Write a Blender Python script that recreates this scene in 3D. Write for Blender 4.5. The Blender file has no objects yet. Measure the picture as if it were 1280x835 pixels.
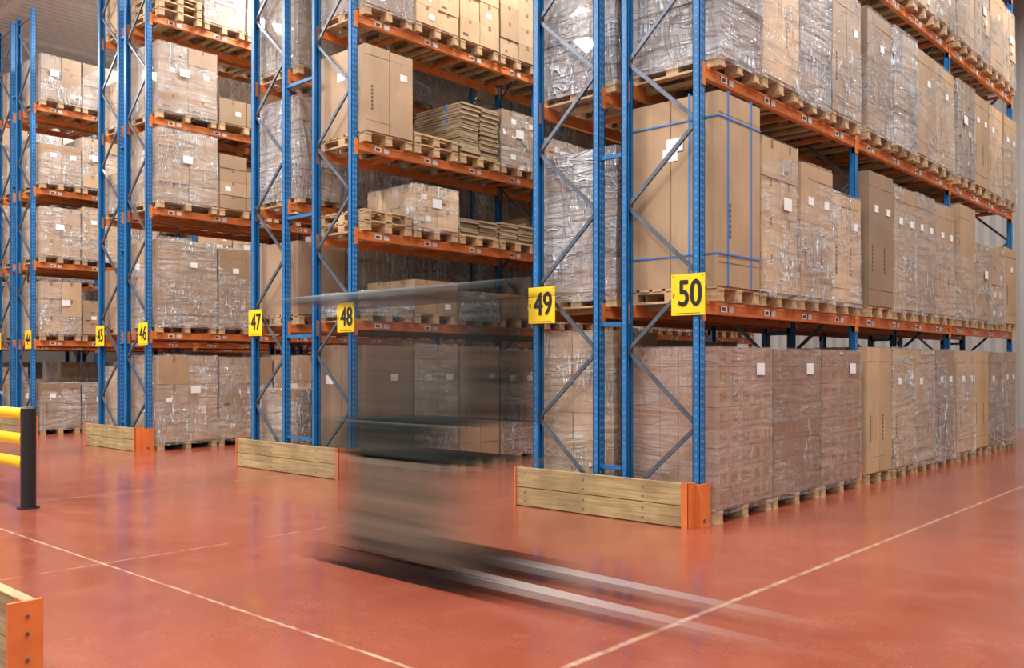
import bpy, math, random
from mathutils import Vector, Matrix
random.seed(7)
scene = bpy.context.scene
scene.view_settings.view_transform = 'Standard'
COL = scene.collection

# ------------------------------------------------------------------ materials
class NT:
    def __init__(s, name):
        s.m = bpy.data.materials.new(name); s.m.use_nodes = True
        s.t = s.m.node_tree; s.b = s.t.nodes['Principled BSDF']
        s.out = s.t.nodes['Material Output']
    def n(s, typ, **kw):
        nd = s.t.nodes.new(typ)
        for k, v in kw.items(): setattr(nd, k, v)
        return nd
    def l(s, a, b): s.t.links.new(a, b)
    def coord(s, scale=(1, 1, 1), kind='Object', rot=(0, 0, 0), rnd=False):
        tc = s.n('ShaderNodeTexCoord'); mp = s.n('ShaderNodeMapping')
        mp.inputs['Scale'].default_value = scale; mp.inputs['Rotation'].default_value = rot
        src = tc.outputs[kind]
        if rnd:
            oi = s.n('ShaderNodeObjectInfo'); va = s.n('ShaderNodeVectorMath', operation='ADD')
            s.l(src, va.inputs[0]); s.l(s.math('MULTIPLY', oi.outputs['Random'], 37.), va.inputs[1]); src = va.outputs[0]
        s.l(src, mp.inputs['Vector']); return mp.outputs['Vector']
    def noise(s, vec, scale, detail=3, rough=.5, dist=0):
        nz = s.n('ShaderNodeTexNoise'); nz.inputs['Scale'].default_value = scale
        nz.inputs['Detail'].default_value = detail; nz.inputs['Roughness'].default_value = rough
        nz.inputs['Distortion'].default_value = dist
        s.l(vec, nz.inputs['Vector']); return nz.outputs['Fac']
    def rng(s, v, a, b, c, d, smooth=False):
        m = s.n('ShaderNodeMapRange')
        if smooth: m.interpolation_type = 'SMOOTHSTEP'
        for i, x in zip((1, 2, 3, 4), (a, b, c, d)): m.inputs[i].default_value = x
        s.l(v, m.inputs[0]); return m.outputs[0]
    def math(s, op, a, b=None):
        m = s.n('ShaderNodeMath', operation=op)
        for i, x in enumerate((a, b)):
            if x is None: continue
            if isinstance(x, (int, float)): m.inputs[i].default_value = x
            else: s.l(x, m.inputs[i])
        return m.outputs[0]
    def mix(s, f, a, b, typ='MIX'):
        m = s.n('ShaderNodeMix', data_type='RGBA', blend_type=typ)
        for i, x in ((0, f), (6, a), (7, b)):
            if isinstance(x, (int, float, tuple)): m.inputs[i].default_value = x
            else: s.l(x, m.inputs[i])
        return m.outputs[2]
    def bump(s, h, strength, dist=.01):
        b = s.n('ShaderNodeBump'); b.inputs['Strength'].default_value = strength
        b.inputs['Distance'].default_value = dist
        s.l(h, b.inputs['Height']); s.l(b.outputs[0], s.b.inputs['Normal'])
    def set(s, **kw):
        for k, v in kw.items():
            k = k.replace('_', ' ')
            if isinstance(v, (int, float, tuple)): s.b.inputs[k].default_value = v
            else: s.l(v, s.b.inputs[k])

def painted(name, col, rough=.4, metal=0., dirt=.25, sc=6):
    t = NT(name); v = t.coord()
    f = t.noise(v, sc, 5, .6)
    dark = tuple(c*(1-dirt) for c in col[:3])+(1,)
    t.set(Base_Color=t.mix(t.rng(f, .35, .7, 0, 1), dark, col), Roughness=rough, Metallic=metal)
    return t.m

M = {}
M['blue'] = painted('blue_painted_steel', (.014, .165, .43, 1), .34, 0, .3)
M['orange'] = painted('orange_painted_steel', (.76, .225, .055, 1), .45, 0, .3)
M['guardorange'] = painted('orange_guard_paint', (.72, .18, .04, 1), .45, 0, .2)
M['steel'] = painted('galvanised_steel', (.15, .17, .21, 1), .35, .5, .4)
M['hole'] = painted('upright_slot', (.14, .30, .55, 1), .6, 0, .1)
M['yellow'] = painted('yellow_paint', (.90, .60, .005, 1), .4, 0, .05)
M['black'] = painted('black_plastic', (.012, .012, .014, 1), .4, 0, .2)
M['white'] = painted('white_paper', (.76, .76, .75, 1), .6, 0, .08)
M['strap'] = painted('blue_strap', (.03, .20, .55, 1), .4, 0, .1)
M['tape'] = painted('brown_tape', (.30, .17, .085, 1), .25, 0, .2)
M['print'] = painted('printed_ink', (.10, .065, .04, 1), .6, 0, .1)

def wood(name, c1, c2, scale):
    t = NT(name); v = t.coord(scale)
    f = t.noise(v, 3, 6, .65)
    v2 = t.coord((1, 1, 1)); g = t.noise(v2, 2.2, 3)
    c = t.mix(t.rng(f, .3, .7, 0, 1), c1, c2)
    c = t.mix(t.rng(g, .4, .65, 0, .5), c, tuple(x*.55 for x in c1[:3])+(1,))
    t.set(Base_Color=c, Roughness=.7); t.bump(f, .3)
    return t.m
M['pallet'] = wood('pallet_wood', (.36, .22, .11, 1), (.66, .46, .25, 1), (2, 2, 20))
M['plank'] = wood('guard_plank_wood', (.24, .16, .065, 1), (.52, .38, .18, 1), (.6, 8, 12))

def cardboard(name):
    t = NT(name); a = t.n('ShaderNodeAttribute', attribute_name='Col')
    v = t.coord(rnd=True); f = t.noise(v, 1.6, 5, .6); f2 = t.noise(t.coord((8, 8, .6), rnd=True), 6, 2)
    oi = t.n('ShaderNodeObjectInfo')
    c = t.mix(1., a.outputs['Color'], t.mix(t.rng(f, .3, .75, 0, 1), (.76, .75, .74, 1), (1.08, 1.07, 1.06, 1)), 'MULTIPLY')
    c = t.mix(1., c, t.mix(oi.outputs['Random'], (.70, .69, .69, 1), (1.12, 1.10, 1.06, 1)), 'MULTIPLY')
    c = t.mix(t.rng(f2, .4, .6, 0, .12), c, (.2, .12, .06, 1))
    t.set(Base_Color=c, Roughness=.6)
    t.bump(f, .12, .02)
    return t.m
M['card'] = cardboard('cardboard')

def film(name, col, lo, hi, k=1., w=1.):
    t = NT(name)
    body = t.noise(t.coord((1, 1, 1), rnd=True), 2.2, 4, .6)
    def ridge(scale, rot, sc, width, det=2):
        nz = t.noise(t.coord(scale, rot=rot, rnd=True), sc, det, .55, .6)
        d = t.math('ABSOLUTE', t.math('SUBTRACT', nz, .5))
        return t.rng(d, 0, width*w, 1, 0, True), nz
    r1, n1 = ridge((.6, .6, 3.5), (0, 0, 0), 1.9, .020, 3)
    r2, n2 = ridge((2.6, 2.6, .35), (.2, .25, 0), 2.2, .030, 3)
    r3, n3 = ridge((1.8, 1.8, .5), (-.7, .65, 0), 2.4, .018, 2)
    patch = t.rng(t.noise(t.coord((1, 1, 1), rnd=True), 1.3, 2), .44, .58, .10, 1)
    fold_glint = t.math('MULTIPLY', t.math('MAXIMUM', t.math('MAXIMUM', r1, r2), r3), patch)
    al = t.math('ADD', t.rng(body, .40, .70, lo, hi), t.math('MULTIPLY', fold_glint, .58*k))  # folds whiten the film; these white lines also paint in its highlights
    al = t.math('MINIMUM', al, .92)
    t.set(Base_Color=col, Roughness=.08, Alpha=al, Specular_IOR_Level=1.0)
    t.b.inputs['Coat Weight'].default_value = .8; t.b.inputs['Coat Roughness'].default_value = .04
    h = t.math('ADD', t.math('ADD', n1, n2), t.math('MULTIPLY', fold_glint, .3))
    t.bump(h, 1.0, .14)
    return t.m
M['film'] = film('stretch_film', (.86, .88, .89, 1), .07, .32, .95)
M['film_tight'] = film('tight_stretch_film', (.82, .80, .80, 1), .06, .24, .45, .8)
M['film_heavy'] = film('stretch_film_heavy', (.66, .70, .75, 1), .28, .60, .9, 1.2)

# ------------------------------------------------------------------ mesh builder
class MB:
    def __init__(s): s.v = []; s.f = []; s.mi = []; s.c = []; s.mats = []
    def mat(s, key):
        if key not in s.mats: s.mats.append(key)
        return s.mats.index(key)
    def hexa(s, pts, key, col=(1, 1, 1, 1)):
        b = len(s.v); s.v += [tuple(p) for p in pts]; s.c += [col]*8
        for q in ((0, 3, 2, 1), (4, 5, 6, 7), (0, 1, 5, 4), (1, 2, 6, 5), (2, 3, 7, 6), (3, 0, 4, 7)):
            s.f.append(tuple(b+i for i in q)); s.mi.append(s.mat(key))
    def box(s, x0, x1, y0, y1, z0, z1, key, col=(1, 1, 1, 1), top=0., jit=0.):
        if x0 > x1: x0, x1 = x1, x0
        if y0 > y1: y0, y1 = y1, y0
        t = top; j = lambda: random.uniform(-jit, jit)
        s.hexa([(x0+j(), y0+j(), z0), (x1+j(), y0+j(), z0), (x1+j(), y1+j(), z0), (x0+j(), y1+j(), z0),
                (x0+t+j(), y0+t+j(), z1), (x1-t+j(), y0+t+j(), z1), (x1-t+j(), y1-t+j(), z1), (x0+t+j(), y1-t+j(), z1)], key, col)
    def bar(s, a, b, w, h, key, up=(0, 1, 0)):
        a = Vector(a); b = Vector(b); d = (b-a).normalized(); u = Vector(up)
        sd = d.cross(u).normalized()*w/2; uu = u*h/2
        s.hexa([a-sd-uu, a+sd-uu, a+sd+uu, a-sd+uu, b-sd-uu, b+sd-uu, b+sd+uu, b-sd+uu], key)
    def cyl(s, a, b, r, key, n=20, r2=None):
        a = Vector(a); b = Vector(b); d = (b-a).normalized(); r2 = r if r2 is None else r2
        u = d.orthogonal().normalized(); w = d.cross(u); base = len(s.v)
        for p, rr in ((a, r), (b, r2)):
            for i in range(n):
                t = 2*math.pi*i/n; s.v.append(tuple(p+(u*math.cos(t)+w*math.sin(t))*rr)); s.c.append((1, 1, 1, 1))
        for i in range(n):
            j = (i+1) % n; s.f.append((base+i, base+j, base+n+j, base+n+i)); s.mi.append(s.mat(key))
        s.f.append(tuple(base+i for i in reversed(range(n)))); s.mi.append(s.mat(key))
        s.f.append(tuple(base+n+i for i in range(n))); s.mi.append(s.mat(key))
    def mesh(s, name):
        me = bpy.data.meshes.new(name); me.from_pydata(s.v, [], s.f)
        for k in s.mats: me.materials.append(M[k])
        me.polygons.foreach_set('material_index', s.mi)
        ca = me.color_attributes.new('Col', 'FLOAT_COLOR', 'POINT')
        ca.data.foreach_set('color', [x for c in s.c for x in c])
        me.update(); return me
    def obj(s, name, loc=(0, 0, 0), parent=None, bevel=0):
        o = bpy.data.objects.new(name, s.mesh(name)); o.location = loc; COL.objects.link(o)
        if parent: o.parent = parent
        if bevel:
            m = o.modifiers.new('bevel', 'BEVEL'); m.width = bevel; m.segments = 3; m.limit_method = 'ANGLE'
        return o

# ------------------------------------------------------------------ room
def make_floor():
    t = NT('red_epoxy_floor'); tc = t.n('ShaderNodeTexCoord'); sep = t.n('ShaderNodeSeparateXYZ')
    t.l(tc.outputs['Object'], sep.inputs[0])
    v = t.coord(); big = t.noise(v, .35, 5, .6); med = t.noise(v, 2.5, 6, .65); fine = t.noise(v, 40, 3)
    warp = t.math('MULTIPLY', t.math('SUBTRACT', t.noise(v, 9, 4, .7), .5), .035)
    c = t.mix(t.rng(big, .35, .65, 0, 1), (.240, .052, .027, 1), (.325, .082, .044, 1))
    c = t.mix(t.rng(med, .5, .75, 0, .3), c, (.39, .14, .085, 1))
    c = t.mix(t.rng(fine, .35, .7, .2, 0), c, (.15, .038, .025, 1))
    sc = t.noise(t.coord((.5, 7, 1)), 2, 5, .7)
    c = t.mix(t.rng(sc, .54, .75, 0, .36), c, (.14, .045, .033, 1))
    wearn = t.rng(t.noise(v, 5, 4, .7), .36, .62, .2, 1)
    line = None
    for ax, pos, w, a in (('X', -2.81, .019, .7), ('X', -6.88, .009, .45), ('X', -10.56, .013, .5), ('X', 1.2, .015, .6), ('X', -14.4, .014, .5),
                          ('Y', 2.97, .012, .8), ('Y', -1.2, .014, .8)):
        d = t.math('ABSOLUTE', t.math('SUBTRACT', t.math('ADD', sep.outputs[ax], warp), pos))
        q = t.math('MULTIPLY', t.rng(d, w*.5, w*1.5, 1, 0), a)
        line = q if line is None else t.math('MAXIMUM', line, q)
    c = t.mix(t.math('MULTIPLY', line, wearn), c, (.56, .44, .29, 1))
    t.set(Base_Color=c, Roughness=t.rng(med, .3, .7, .11, .25), Specular_IOR_Level=1.0)
    b = t.noise(v, 1.3, 3); t.bump(b, .12, .01)
    return t.m
M['floor'] = make_floor()
def wallmat(name, c, sc):
    t = NT(name); w = t.n('ShaderNodeTexWave', bands_direction='X'); w.inputs['Scale'].default_value = sc
    t.l(t.coord(), w.inputs['Vector'])
    t.set(Base_Color=t.mix(t.rng(w.outputs['Fac'], .3, .6, 0, 1), tuple(x*.8 for x in c[:3])+(1,), c), Roughness=.6)
    t.bump(w.outputs['Fac'], .5, .04); return t.m
M['wall'] = wallmat('wall_cladding', (.30, .28, .26, 1), 1.2)
M['ceil'] = wallmat('corrugated_roof', (.66, .66, .66, 1), 1.2)
M['truss'] = painted('grey_truss_steel', (.65, .65, .64, 1), .5, 0, .15)

b = MB(); b.box(-38, 12, -8, 24, -.2, 0, 'floor'); b.obj('floor')
b = MB(); b.box(-38, 12, 24, 24.2, 0, 11, 'wall'); b.obj('wall_back')
b = MB(); b.box(-38.2, -38, -8, 24, 0, 11, 'wall'); b.obj('wall_left')
b = MB(); b.box(12, 12.2, -8, 24, 0, 11, 'wall'); b.obj('wall_right')
b = MB(); b.box(-38, 12, -8, 24, 11, 11.2, 'ceil'); b.obj('ceiling')
b = MB()
for y in (-4, 2, 8, 14, 20):
    b.box(-37.9, 11.9, y-.1, y+.1, 10.2, 10.28, 'truss'); b.box(-37.9, 11.9, y-.1, y+.1, 10.86, 10.94, 'truss')
    x = -37.5
    while x < 11:
        b.bar((x, y, 10.26), (x+.6, y, 10.88), .05, .05, 'truss'); b.bar((x+.6, y, 10.88), (x+1.2, y, 10.26), .05, .05, 'truss'); x += 1.2
for i in range(26):
    b.box(-37.8+i*1.95, -37.7+i*1.95, -7.9, 23.9, 10.90, 11.0, 'truss')
b.obj('roof_truss')

t = NT('lamp_tube'); t.set(Base_Color=(1, 1, 1, 1)); t.b.inputs['Emission Color'].default_value = (1, .97, .92, 1)
t.b.inputs['Emission Strength'].default_value = 14; M['lamp'] = t.m
mb = MB(); mb.box(-.17, .17, -.85, .85, .02, .09, 'truss')
for x in (-.10, -.04, .02, .08): mb.box(x, x+.03, -.8, .8, 0, .02, 'lamp')
mb.box(-.01, .01, -.6, -.58, .09, 1.095, 'steel'); mb.box(-.01, .01, .58, .6, .09, 1.095, 'steel')
lamp_me = mb.mesh('high_bay_lamp')
LP = [(-33, 9), (-25, 3), (-24.6, 12)]
for x in (-19, -13.7, -8.0, -2.0):
    for y in (-2.5, 3.5, 10.5, 18): LP.append((x, y))
for x in (4.5,):
    for y in (-2, 6, 15): LP.append((x, y))
for x, y in LP:
    o = bpy.data.objects.new('high_bay_lamp', lamp_me); o.location = (x, y, 9.9); COL.objects.link(o)
    ld = bpy.data.lights.new('lamp_light', 'AREA'); ld.shape = 'RECTANGLE'; ld.size = .6; ld.size_y = 2.4
    ld.energy = 500 if x > -10 else 600; ld.color = (1, .985, .96)
    lo = bpy.data.objects.new('lamp_light', ld); lo.location = (0, 0, -.03); lo.parent = o; COL.objects.link(lo)

# ------------------------------------------------------------------ pallet loads
CARD = [(.47, .315, .185, 1), (.40, .27, .165, 1), (.55, .38, .22, 1), (.36, .25, .165, 1), (.50, .345, .215, 1)]
def jc(c, a=.06):
    k = 1+random.uniform(-a, a); return (c[0]*k, c[1]*k, c[2]*k, 1)

def pallet(mb, D, W):
    for i in range(7):
        x = -D + (i+.5)*D/7; mb.box(x-.055, x+.055, -W/2, W/2, .122, .144, 'pallet', jit=.002)
    for y in (-W/2+.06, 0, W/2-.06):
        mb.box(-D, 0, y-.05, y+.05, .100, .122, 'pallet')
        for x in (-D+.075, -D/2, -.075): mb.box(x-.07, x+.07, y-.05, y+.05, .022, .100, 'pallet')
        mb.box(-D, 0, y-.05, y+.05, 0, .022, 'pallet')

cache = {}
def load_mesh(kind, W, H, D=1.06, var=0):
    key = (kind, round(W, 2), round(H, 2), var)
    if key in cache: return cache[key]
    st = random.getstate(); random.seed(int(W*1000)+int(H*777)+var*31+len(kind)*17)
    mb = MB(); pallet(mb, D, W)
    z0 = .146; h = H-z0; base = CARD[(var+int(H*10)) % len(CARD)]
    e = .015
    def labels(x, y, z, face='x', s=.1):
        if face == 'x': mb.box(x, x+.003, y-s*.7, y+s*.7, z-s*.5, z+s*.5, 'white')
        else: mb.box(x-s*.7, x+s*.7, y-.003, y, z-s*.5, z+s*.5, 'white')
    if kind in ('stack', 'wrap'):
        ny = 2 if W > .7 else 1; nx = random.choice((2, 2, 3)); nz = max(1, round(h/random.choice((.28, .36, .45))))
        bw = W/ny; bd = D/nx; bh = h/nz
        for k in range(nz):
            for i in range(nx):
                for j in range(ny):
                    if kind == 'stack' and k == nz-1 and nz > 2 and random.random() < .22: continue
                    x0 = -D+i*bd; y0 = -W/2+j*bw; jx = random.uniform(-.012, .012); g = .004
                    mb.box(x0+g+jx, x0+bd-g+jx, y0+g, y0+bw-g, z0+k*bh, z0+(k+1)*bh-.004, 'card', jc(base, .12), jit=.004)
                    if i == nx-1:
                        mb.box(x0+bd-g+jx, x0+bd+jx-.001, y0+bw/2-.025, y0+bw/2+.025, z0+(k+.78)*bh, z0+(k+1)*bh-.006, 'tape')
                        if random.random() < .3: labels(x0+bd-g+jx+.001, y0+bw*random.uniform(.3, .7), z0+(k+.45)*bh, s=.08)
                        if random.random() < .3: mb.box(x0+bd-g+jx, x0+bd-g+jx+.002, y0+bw*.15, y0+bw*.4, z0+(k+.2)*bh, z0+(k+.3)*bh, 'print')
                    if j == 0:
                        mb.box(x0+bd*.46+jx, x0+bd*.54+jx, y0+g-.002, y0+g, z0+(k+.75)*bh, z0+(k+1)*bh-.006, 'tape')
        if kind == 'wrap':
            mb.box(-D-e, e, -W/2-e, W/2+e, .09, H+.012, 'film', top=.014, jit=.012)
            if var != 1: labels(e+.002, random.uniform(-.15, .15), z0+h*.6, s=.13)
    elif kind in ('tall', 'tallwrap', 'strap'):
        ny = 1 if kind == 'strap' else random.choice((1, 2, 2)); nx = random.choice((1, 2)); bw = W/ny; bd = D/nx
        for i in range(nx):
            for j in range(ny):
                x0 = -D+i*bd; y0 = -W/2+j*bw; hh = h*random.uniform(.985, 1)
                mb.box(x0+.003, x0+bd-.003, y0+.003, y0+bw-.003, z0, z0+hh, 'card', jc(base, .10), jit=.003)
                if i == nx-1:
                    for zz in (.12, .88):
                        mb.box(x0+bd-.004, x0+bd-.001, y0+.01, y0+bw-.01, z0+h*zz, z0+h*zz+.006, 'tape')
                    if random.random() < .6:
                        for q in range(7): mb.box(x0+bd-.004, x0+bd, y0+bw*.25, y0+bw*.25+.03, z0+h*.25+q*.05, z0+h*.25+q*.05+.03, 'print')
                    if random.random() < .7: labels(x0+bd, y0+bw*.6, z0+h*.72, s=.09)
                if j == 0 and i == 0:
                    labels(x0+bd*.5, y0+.003, z0+h*.7, 'y', s=.12)
        if kind == 'strap':
            for zz in (.16, .86): mb.box(-D-.004, .004, -W/2-.004, W/2+.004, z0+h*zz, z0+h*zz+.014, 'strap')
            for yy in (-W*.28, W*.28): mb.box(-D-.004, .004, yy-.008, yy+.008, z0, z0+h+.005, 'strap')
            mb.box(-D*.3-.008, -D*.3+.008, -W/2-.004, W/2+.004, z0, z0+h+.005, 'strap')
            labels(-D*.45, -W/2+.0, z0+h*.75, 'y', s=.13)
            mb.box(-D*.5-.004, -D*.5+.004, -W/2-.001, -W/2+.003, z0, z0+h, 'tape')
        if kind == 'tallwrap':
            mb.box(-D-e, e, -W/2-e, W/2+e, .09, H+.012, 'film', top=.02, jit=.010)
    elif kind == 'grid':
        pc = (.35, .21, .145, 1); nz = 8; ny = 5; nx = 5; bh = h/nz
        for k in range(nz):
            for i in range(nx):
                for j in range(ny):
                    if 0 < i < nx-1 and 0 < j < ny-1 and k < nz-1: continue
                    x0 = -D+i*D/nx; y0 = -W/2+j*W/ny
                    mb.box(x0+.002, x0+D/nx-.002, y0+.002, y0+W/ny-.002, z0+k*bh, z0+(k+1)*bh-.003, 'card', jc(pc, .05))
                    if i == nx-1: mb.box(x0+D/nx-.003, x0+D/nx, y0+.05, y0+W/ny-.05, z0+k*bh+.05, z0+k*bh+.14, 'tape')
        mb.box(-D-.008, .008, -W/2-.008, W/2+.008, .09, H+.01, 'film_tight', jit=.004)
        labels(.012, W*.25, z0+h*.86, s=.12)
    elif kind == 'heavy':
        nz = max(1, round(h/.4))
        for k in range(nz):
            mb.box(-D+.02, -.02, -W/2+.02, W/2-.02, z0+k*h/nz, z0+(k+1)*h/nz-.01, 'card', jc(base, .1), jit=.01)
        for k in range(3):
            mb.box(-D-e, e, -W/2-e, W/2+e, .07+k*(H-.07)/3, .07+(k+1)*(H-.07)/3+.006, 'film_heavy', jit=.018)
    elif kind == 'flat':
        n = int(h/.035)
        for k in range(n):
            for j in (0, 1):
                y0 = -W/2+j*W/2; a = random.uniform(-.02, .02); c = random.uniform(-.02, .02)
                mb.box(-D+.03+a, -.03+a, y0+.01+c, y0+W/2-.02+c, z0+k*.035, z0+k*.035+.028, 'card', jc((.42, .32, .2, 1), .25))
        mb.box(-.35, -.33, -W/2, W/2, z0, z0+n*.035+.003, 'strap')
    elif kind == 'pallets':
        for k in range(max(1, int(H/.15)-1)):
            s = MB(); pallet(s, D, W); base_i = len(mb.v)
            for vv, cc in zip(s.v, s.c): mb.v.append((vv[0]+random.uniform(-.001, .001), vv[1], vv[2]+.147*(k+1))); mb.c.append(cc)
            for ff in s.f: mb.f.append(tuple(base_i+q for q in ff)); mb.mi.append(mb.mat('pallet'))
    nm = {'stack': 'pallet_of_cardboard_boxes', 'wrap': 'wrapped_pallet_of_boxes', 'tall': 'pallet_of_tall_cartons', 'tallwrap': 'wrapped_pallet_of_tall_cartons',
          'strap': 'strapped_carton_on_pallet', 'grid': 'wrapped_pallet_of_small_cartons', 'heavy': 'film_wrapped_pallet', 'flat': 'pallet_of_flat_cartons', 'pallets': 'stack_of_empty_pallets'}[kind]
    cache[key] = mb.mesh(nm); random.setstate(st); return cache[key]

def put(kind, x, y, z, W, H, face, var=0, over=.10):
    me = load_mesh(kind, W, H, 1.06, var)
    o = bpy.data.objects.new(me.name.split('.')[0], me)
    o.location = (x+face*(over+random.uniform(-.02, .02)), y, z+.001)
    o.rotation_euler = (0, 0, (0 if face > 0 else math.pi)+random.uniform(-.008, .008))
    COL.objects.link(o)

# ------------------------------------------------------------------ racks
Y0 = 7.45; BAY = 3.72; NB = 3; FD = .89
def rack(mb, xf, face, levels, H, nb=NB, detail=True):
    s = -face
    xb = xf+s*FD
    for k in range(nb+1):
        y = Y0+k*BAY
        for xx, dr in ((xf, s), (xb, -s)):
            mb.box(xx, xx+dr*.006, y-.05, y+.05, 0, H, 'blue')
            mb.box(xx, xx+dr*.075, y-.05, y-.044, 0, H, 'blue')
            mb.box(xx, xx+dr*.075, y+.044, y+.05, 0, H, 'blue')
            mb.box(xx+dr*.069, xx+dr*.075, y-.05, y-.025, 0, H, 'blue')
            mb.box(xx+dr*.069, xx+dr*.075, y+.025, y+.05, 0, H, 'blue')
            mb.box(xx-dr*.03, xx+dr*.11, y-.08, y+.08, 0, .01, 'steel')
            if k == 0 and detail:
                z = .25
                while z < H-.05:
                    for yy in (-.024, .024):
                        mb.box(xx-dr*.0015, xx, y+yy-.007, y+yy+.007, z, z+.028, 'hole')
                    mb.box(xx+dr*.03, xx+dr*.042, y-.0515, y-.05, z+.02, z+.034, 'hole')
                    z += .075
        x1 = xf+s*.06; x2 = xb-s*.06; z = .22; fl = 0
        mb.bar((x1, y, .2), (x2, y, .2), .035, .03, 'steel')
        while z+.72 < H:
            a, c = ((x1, x2) if fl else (x2, x1))
            mb.bar((a, y, z), (c, y, z+.7), .038, .028, 'steel'); z += .72; fl ^= 1
        mb.bar((x1, y, H-.15), (x2, y, H-.15), .035, .03, 'steel')
    for L in levels:
        for k in range(nb):
            ya = Y0+k*BAY+.05; yb = Y0+(k+1)*BAY-.05
            for xx, dr in ((xf, s), (xb, -s)):
                mb.box(xx+dr*.005, xx+dr*.055, ya, yb, L-.12, L, 'orange')
                mb.box(xx-dr*.002, xx+dr*.005, ya, yb, L-.03, L-.003, 'orange')
                mb.box(xx-dr*.002, xx+dr*.005, ya, yb, L-.117, L-.09, 'orange')
                for yy in (ya-.052, yb):
                    mb.box(xx-dr*.008, xx+dr*.04, yy, yy+.052, L-.19, L+.03, 'orange')
            for j in range(6):
                yy = ya+(j+.5)*(yb-ya)/6
                mb.box(xf+s*.055, xb-s*.055, yy-.025, yy+.025, L-.055, L-.008, 'orange' if j % 2 else 'pallet')
            for j in range(4):
                yy = ya+(j+.5)*(yb-ya)/4
                mb.box(xf-s*.002, xf-s*.006, yy-.16, yy-.04, L-.092, L-.03, 'white')
                mb.box(xf-s*.002, xf-s*.006, yy+.0, yy+.09, L-.092, L-.03, 'white')
                mb.box(xf-s*.006, xf-s*.007, yy-.145, yy-.075, L-.08, L-.045, 'print')

ROWS = {
 50: (-4.347, 1, [2.11, 4.33, 6.46, 8.4], 8.6), 49: (-6.404, -1, [2.11, 4.33, 6.46, 8.4], 8.6),
 48: (-9.58, 1, [2.10, 3.31, 4.50, 6.20, 7.9], 8.6), 47: (-12.01, -1, [2.10, 3.87, 5.75, 7.6], 8.6),
 46: (-15.37, 1, [2.09, 4.30, 5.90, 7.70], 9.2), 45: (-17.35, -1, [2.09, 4.30, 5.90, 7.70], 9.2),
 44: (-20.69, 1, [2.05, 3.75, 5.35, 7.15], 9.2), 43: (-22.77, -1, [2.05, 3.75, 5.35, 7.15], 9.2),
 42: (-26.3, 1, [2.05, 3.75, 5.35, 7.15], 9.2), 41: (-28.4, -1, [2.05, 3.75, 5.35, 7.15], 9.2)}
for a, c in ((50, 49), (48, 47), (46, 45), (44, 43), (42, 41)):
    mb = MB()
    for r in (a, c):
        xf, fc, lv, H = ROWS[r]; rack(mb, xf, fc, lv, H, detail=r > 42)
    xa = ROWS[a][0]-FD; xc = ROWS[c][0]+FD
    for k in range(NB+1):
        for z in (.45, 1.9, 3.6, 5.5, 7.5):
            mb.box(xa, xc, Y0+k*BAY-.02, Y0+k*BAY+.02, z, z+.04, 'blue')
    mb.obj('pallet_rack')
    g = MB(); x0 = ROWS[c][0]-.06; x1 = ROWS[a][0]-.0
    g.box(x0, x1-.02, Y0-.25, Y0-.19, .01, .20, 'plank', jit=.004); g.box(x0, x1-.02, Y0-.25, Y0-.19, .208, .41, 'plank', jit=.004)
    g.box(x1-.02, x1, Y0-.27, Y0-.13, 0, .42, 'guardorange'); g.box(x0-.012, x0, Y0-.27, Y0-.13, 0, .42, 'guardorange')
    g.box(x1-.07, x1-.0, Y0-.262, Y0-.251, 0, .42, 'guardorange')
    for xx in (x0+.5, (x0+x1)/2, x1-.5): g.box(xx-.04, xx+.04, Y0-.19, Y0-.13, 0, .38, 'guardorange')
    for xx in (x0+.12, x0+.9, x1-.5):
        for zz in (.06, .15, .26, .35): g.cyl((xx, Y0-.251, zz), (xx, Y0-.255, zz), .008, 'steel', 8)
    g.obj('timber_rack_end_guard')
    xf = ROWS[a][0]
    for k in range(NB+1):
        y = Y0+k*BAY; hgt = .40 if k == 0 else .26
        p = MB()
        p.box(xf+.035, xf+.05, y-.11, y+.07, .012, hgt, 'guardorange'); p.box(xf-.10, xf+.05, y-.125, y-.11, .012, hgt, 'guardorange')
        p.box(xf-.10, xf+.06, y-.125, y+.07, 0, .012, 'guardorange')
        p.cyl((xf+.05, y-.05, .06), (xf+.065, y-.05, .06), .015, 'steel', 8)
        p.obj('rack_post_protector')

def sign(num, xa, xb, z=2.16, h=.39):
    g = MB(); w = xb-xa
    g.box(-w/2, w/2, -.004, .004, -h/2, h/2, 'yellow')
    for i in range(4):
        for j in range(4):
            if (i*3+j*5) % 4 != 1: g.box(-w/2+.012+i*.007, -w/2+.017+i*.007, -.0055, -.004, -.02+j*.01, -.013+j*.01, 'black')
    g.box(-w/2+.05, w/2-.05, -.0055, -.004, -h/2+.016, -h/2+.021, 'black')
    for sx in (-w/2+.02, w/2-.02): g.cyl((sx, -.004, h/2-.02), (sx, -.008, h/2-.02), .006, 'steel', 8)
    o = g.obj('row_number_sign', ((xa+xb)/2, Y0-.066, z))
    for i, (dx, dz) in enumerate(((-.007, 0), (.007, 0), (0, .005), (0, -.005))):
        c = bpy.data.curves.new('number', 'FONT'); c.body = str(num); c.size = .35; c.align_x = 'CENTER'; c.align_y = 'CENTER'
        c.extrude = .001; c.materials.append(M['black'])
        t = bpy.data.objects.new('number', c); t.rotation_euler = (math.pi/2, 0, 0); t.location = (.022+dx, -.0065-i*.0003, dz); t.scale = (.74, 1.0, 1)
        t.parent = o; COL.objects.link(t)
for num, xa, xb, z in ((50, -4.64, -4.28, 2.17), (49, -6.45, -6.08, 2.15), (48, -9.86, -9.5, 2.14), (47, -12.05, -11.69, 2.14),
                       (46, -15.67, -15.31, 2.06), (45, -17.4, -17.05, 2.06), (44, -20.98, -20.64, 2.06), (43, -22.8, -22.45, 2.06)):
    sign(num, xa, xb, z)

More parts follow.
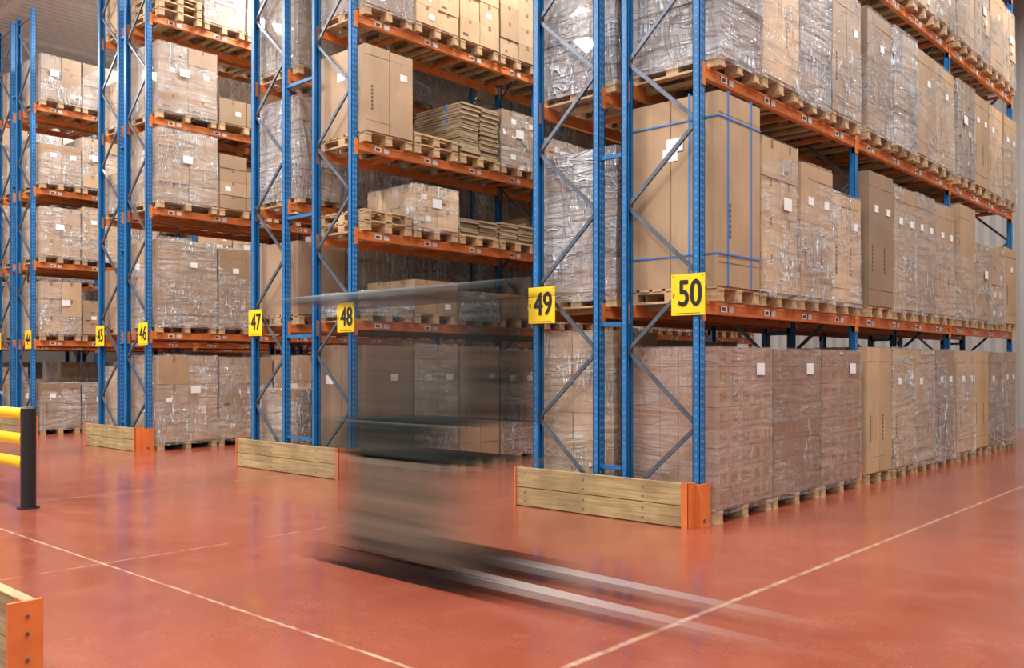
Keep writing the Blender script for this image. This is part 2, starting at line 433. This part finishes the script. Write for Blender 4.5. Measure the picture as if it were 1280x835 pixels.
def slots(k, n): 
    a = Y0+k*BAY+.09; L = BAY-.18
    return [a+(i+.5)*L/n for i in range(n)], L/n-.045
def fill(row, k, lvl, items):
    xf, fc, lv, H = ROWS[row]; z = 0 if lvl == 0 else lv[lvl-1]
    ys, w = slots(k, len(items))
    for y, it in zip(ys, items):
        if it: put(it[0], xf, y, z, w-(.03 if it[0] == 'heavy' else 0), it[1], fc, it[2] if len(it) > 2 else 0)
spec = {
 (50, 0, 0): [('grid', 1.68), ('grid', 1.68), ('grid', 1.68)],
 (50, 0, 1): [('strap', 2.0), ('wrap', 1.72), ('tallwrap', 1.62), ('tallwrap', 1.42)],
 (50, 0, 2): [('heavy', 1.85), ('tallwrap', 1.65, 1), ('heavy', 1.66), ('tallwrap', 1.6, 2)],
 (50, 1, 0): [('tall', 1.74), ('tallwrap', 1.74), ('tallwrap', 1.72, 1), ('tallwrap', 1.74, 1)],
 (50, 1, 1): [('tall', 1.85), ('tallwrap', 1.78, 2), ('tallwrap', 1.80), ('tallwrap', 1.78, 1)],
 (50, 1, 2): [('tallwrap', 1.66), ('heavy', 1.66, 1), ('tallwrap', 1.6), ('tallwrap', 1.62, 1)],
 (50, 2, 0): [('tallwrap', 1.74), ('tall', 1.74), ('tallwrap', 1.72, 1), ('tallwrap', 1.74, 1)],
 (50, 2, 1): [('tallwrap', 1.9, 1), ('wrap', 1.4), ('wrap', 1.4, 1), ('tall', 1.5)],
 (49, 0, 0): [('wrap', 1.86, 2), ('tall', 1.8), ('stack', 1.8), ('wrap', 1.7)],
 (49, 0, 1): [('heavy', 1.66), ('wrap', 1.7), ('stack', 1.6), ('wrap', 1.7)],
 (49, 0, 2): [('heavy', 1.8), ('heavy', 1.8), ('wrap', 1.6), ('wrap', 1.7)],
 (48, 0, 0): [('tall', 1.8), ('tallwrap', 1.8), ('tall', 1.8, 1), ('tallwrap', 1.75, 1)],
 (48, 0, 1): [('heavy', .40), ('stack', .62), ('heavy', .50), ('stack', .52)],
 (48, 0, 2): [('pallets', .32), ('wrap', .75), ('flat', .42), ('flat', .45)],
 (48, 0, 3): [('tall', 1.30, 1), ('pallets', .32), ('flat', .92), ('wrap', .98)],
 (48, 0, 4): [('wrap', 1.3), ('stack', 1.2), ('stack', 1.15, 1), ('stack', 1.2, 2)],
 (46, 0, 0): [('wrap', 1.68), ('wrap', 1.66, 1), ('wrap', 1.7)],
 (46, 0, 1): [('tallwrap', 1.66), ('tallwrap', 1.6), ('tallwrap', 1.6, 1)],
 (46, 0, 2): [('wrap', 1.42), ('stack', 1.15), ('wrap', 1.2)],
 (46, 0, 3): [('wrap', 1.35), ('stack', .6), ('pallets', .4)],
}
for row, (xf, fc, lv, H) in ROWS.items():
    for k in range(NB):
        if row < 43 and k == 2: continue
        for l in range(len(lv)+1):
            if (row, k, l) in spec: fill(row, k, l, spec[(row, k, l)]); continue
            zb = 0 if l == 0 else lv[l-1]; zt = lv[l]-.12 if l < len(lv) else zb+1.5
            cl = zt-zb-.12
            n = 3 if (row in (46, 47, 45) and l == 0) else 4; items = []
            for i in range(n):
                r = random.random(); v = random.randint(0, 2)
                hi = round(cl*random.choice((.62, .8, .88, .95)), 2) if row != 48 else round(cl*random.choice((.5, .7, .9)), 2)
                if row in (49, 50): hi = min(round(cl*.86, 2), 1.8)
                if hi > 1.8: hi = 1.75
                if row > 46: kd = 'tallwrap' if r < .5 else 'wrap' if r < .8 else 'heavy' if r < .92 else 'tall'
                else: kd = 'wrap' if r < .55 else 'stack' if r < .78 else 'tallwrap' if r < .9 else 'heavy'
                if row == 47 and r < .5: kd = 'heavy'
                if r > .96 and row < 49: items.append(('pallets', .47)); continue
                items.append((kd, hi, v))
            fill(row, k, l, items)

# ------------------------------------------------------------------ yellow barrier (left)
g = MB(); bx, by = -10.14, 3.60
g.cyl((0, 0, 0), (0, 0, 1.05), .075, 'black', 24); g.cyl((0, 0, 1.05), (0, 0, 1.07), .075, 'black', 24, .06)
g.cyl((0, 0, 0), (0, 0, .015), .11, 'black', 24)
g.cyl((-2.0, 0, 0), (-2.0, 0, 1.05), .075, 'black', 24); g.cyl((-2.0, 0, 0), (-2.0, 0, .015), .11, 'black', 24)
for z in (.99, .72, .47):
    g.cyl((-1.95, 0, z), (-.05, 0, z), .058, 'yellow', 24); g.cyl((-.16, 0, z), (-.06, 0, z), .068, 'yellow', 24); g.cyl((-1.94, 0, z), (-1.84, 0, z), .068, 'yellow', 24)
g.obj('yellow_safety_barrier', (bx, by, 0))

# ------------------------------------------------------------------ near left end guard
g = MB(); gx, gy = -4.38, 1.60
g.box(-2.2, -.02, -.05, .01, .01, .21, 'plank', jit=.003); g.box(-2.2, -.02, -.05, .01, .217, .42, 'plank', jit=.003)
g.box(-.02, 0, -.13, .02, 0, .43, 'guardorange'); g.box(-.12, -.02, -.064, -.052, 0, .43, 'guardorange'); g.box(-2.22, -2.2, -.13, .02, 0, .43, 'guardorange')
g.box(-.9, -.82, -.13, -.052, 0, .36, 'guardorange')
for zz in (.08, .16, .28, .36): g.cyl((0, -.05, zz), (.006, -.05, zz), .009, 'steel', 8)
g.obj('timber_rack_end_guard', (gx, gy, 0))

# ------------------------------------------------------------------ moving reach truck (translucent from long exposure)
def ghost(name, col, alpha, xa, xb, s0, s1, rough=.6, bs=5, lo=.6, hi=1.35, zr=None):
    t = NT(name); tc = t.n('ShaderNodeTexCoord'); sp = t.n('ShaderNodeSeparateXYZ'); t.l(tc.outputs['Object'], sp.inputs[0])
    up = t.rng(sp.outputs['X'], xa, xa+s0, 0, 1, True); dn = t.rng(sp.outputs['X'], xb-s1, xb, 1, 0, True)
    st = t.rng(t.noise(t.coord((.25, .6, 9)), 1.6, 3), .3, .7, .85, 1.1)
    al = t.math('MULTIPLY', t.math('MULTIPLY', up, dn), t.math('MULTIPLY', st, alpha))
    if zr: al = t.math('MULTIPLY', al, t.rng(sp.outputs['Z'], zr[0], zr[1], zr[2], zr[3], True))
    geo = t.n('ShaderNodeNewGeometry')
    al = t.math('MINIMUM', t.math('MULTIPLY', al, t.math('SUBTRACT', 1., geo.outputs['Backfacing'])), 1.)
    band = t.rng(t.noise(t.coord((.2, .4, bs)), 1.3, 2), .35, .65, 0, 1)
    c = t.mix(band, tuple(x*lo for x in col[:3])+(1,), tuple(min(1, x*hi) for x in col[:3])+(1,))
    t.set(Base_Color=c, Roughness=rough, Alpha=al, Specular_IOR_Level=.1); return t.m
M['g_body'] = ghost('blurred_truck_body', (.12, .095, .07, 1), 1.0, -.50, 1.75, .80, 1.05, lo=.55, hi=1.5)
M['g_body2'] = ghost('blurred_truck_hood', (.020, .030, .026, 1), .95, -.50, 1.70, .75, .95)
M['g_mast'] = ghost('blurred_truck_cab', (.028, .038, .035, 1), .74, -.40, 1.60, .7, .55, zr=(1.15, 2.0, 1, .62))
M['g_post'] = ghost('blurred_truck_mast', (.018, .028, .026, 1), .80, .35, 1.50, .35, .45)
M['g_roof'] = ghost('blurred_truck_roof', (.11, .135, .135, 1), .75, -1.25, 1.9, .9, .9)
M['g_fork'] = ghost('blurred_fork_steel', (.36, .33, .31, 1), .66, .3, 3.6, .6, 2.0, .45, lo=.85, hi=1.15)
M['g_dark'] = ghost('blurred_truck_wheel', (.02, .012, .01, 1), .85, -.75, 1.8, .9, 1.1)
tr = bpy.data.objects.new('reach_truck', None); tr.location = (-5.4, 4.55, 0); COL.objects.link(tr)
def part(nm, fn, bevel=0):
    g = MB(); fn(g); return g.obj(nm, (0, 0, 0), tr, bevel)
part('chassis', lambda g: g.box(-.50, 1.75, -.42, .42, .125, .84, 'g_body'), .05)
part('hood', lambda g: g.box(-.50, 1.70, -.42, .42, .845, 1.10, 'g_body2'), .02)
part('cab', lambda g: g.box(-.40, 1.60, -.40, -.30, 1.102, 1.985, 'g_mast'))
part('mast', lambda g: g.box(.35, 1.50, .24, .32, 1.102, 1.985, 'g_post'))
part('overhead_guard', lambda g: g.box(-1.25, 1.9, -.38, .36, 1.99, 2.05, 'g_roof'), .02)
def forks(g):
    for y in (-.32, .18):
        g.hexa([(.3, y, .05), (3.5, y+.02, .05), (3.5, y+.13, .05), (.3, y+.16, .05), (.3, y, .11), (3.5, y+.02, .075), (3.5, y+.13, .075), (.3, y+.16, .11)], 'g_fork')
part('forks', forks)
def wheels(g):
    g.box(-.75, 1.8, -.42, -.33, .001, .12, 'g_dark'); g.box(-.75, 1.8, .34, .42, .001, .12, 'g_dark')
part('wheels', wheels)

# ------------------------------------------------------------------ world + camera
w = bpy.data.worlds.new('world'); scene.world = w; w.use_nodes = True
bg = w.node_tree.nodes['Background']; bg.inputs[0].default_value = (.93, .97, 1, 1); bg.inputs[1].default_value = .62
cd = bpy.data.cameras.new('camera'); cam = bpy.data.objects.new('camera', cd); COL.objects.link(cam)
cd.sensor_width = 36; cd.lens = 31.64; cd.shift_y = .0309; cd.clip_end = 200
cam.location = (0, 0, 1.5); cam.rotation_euler = (math.pi/2, 0, math.radians(42.2))
scene.camera = cam
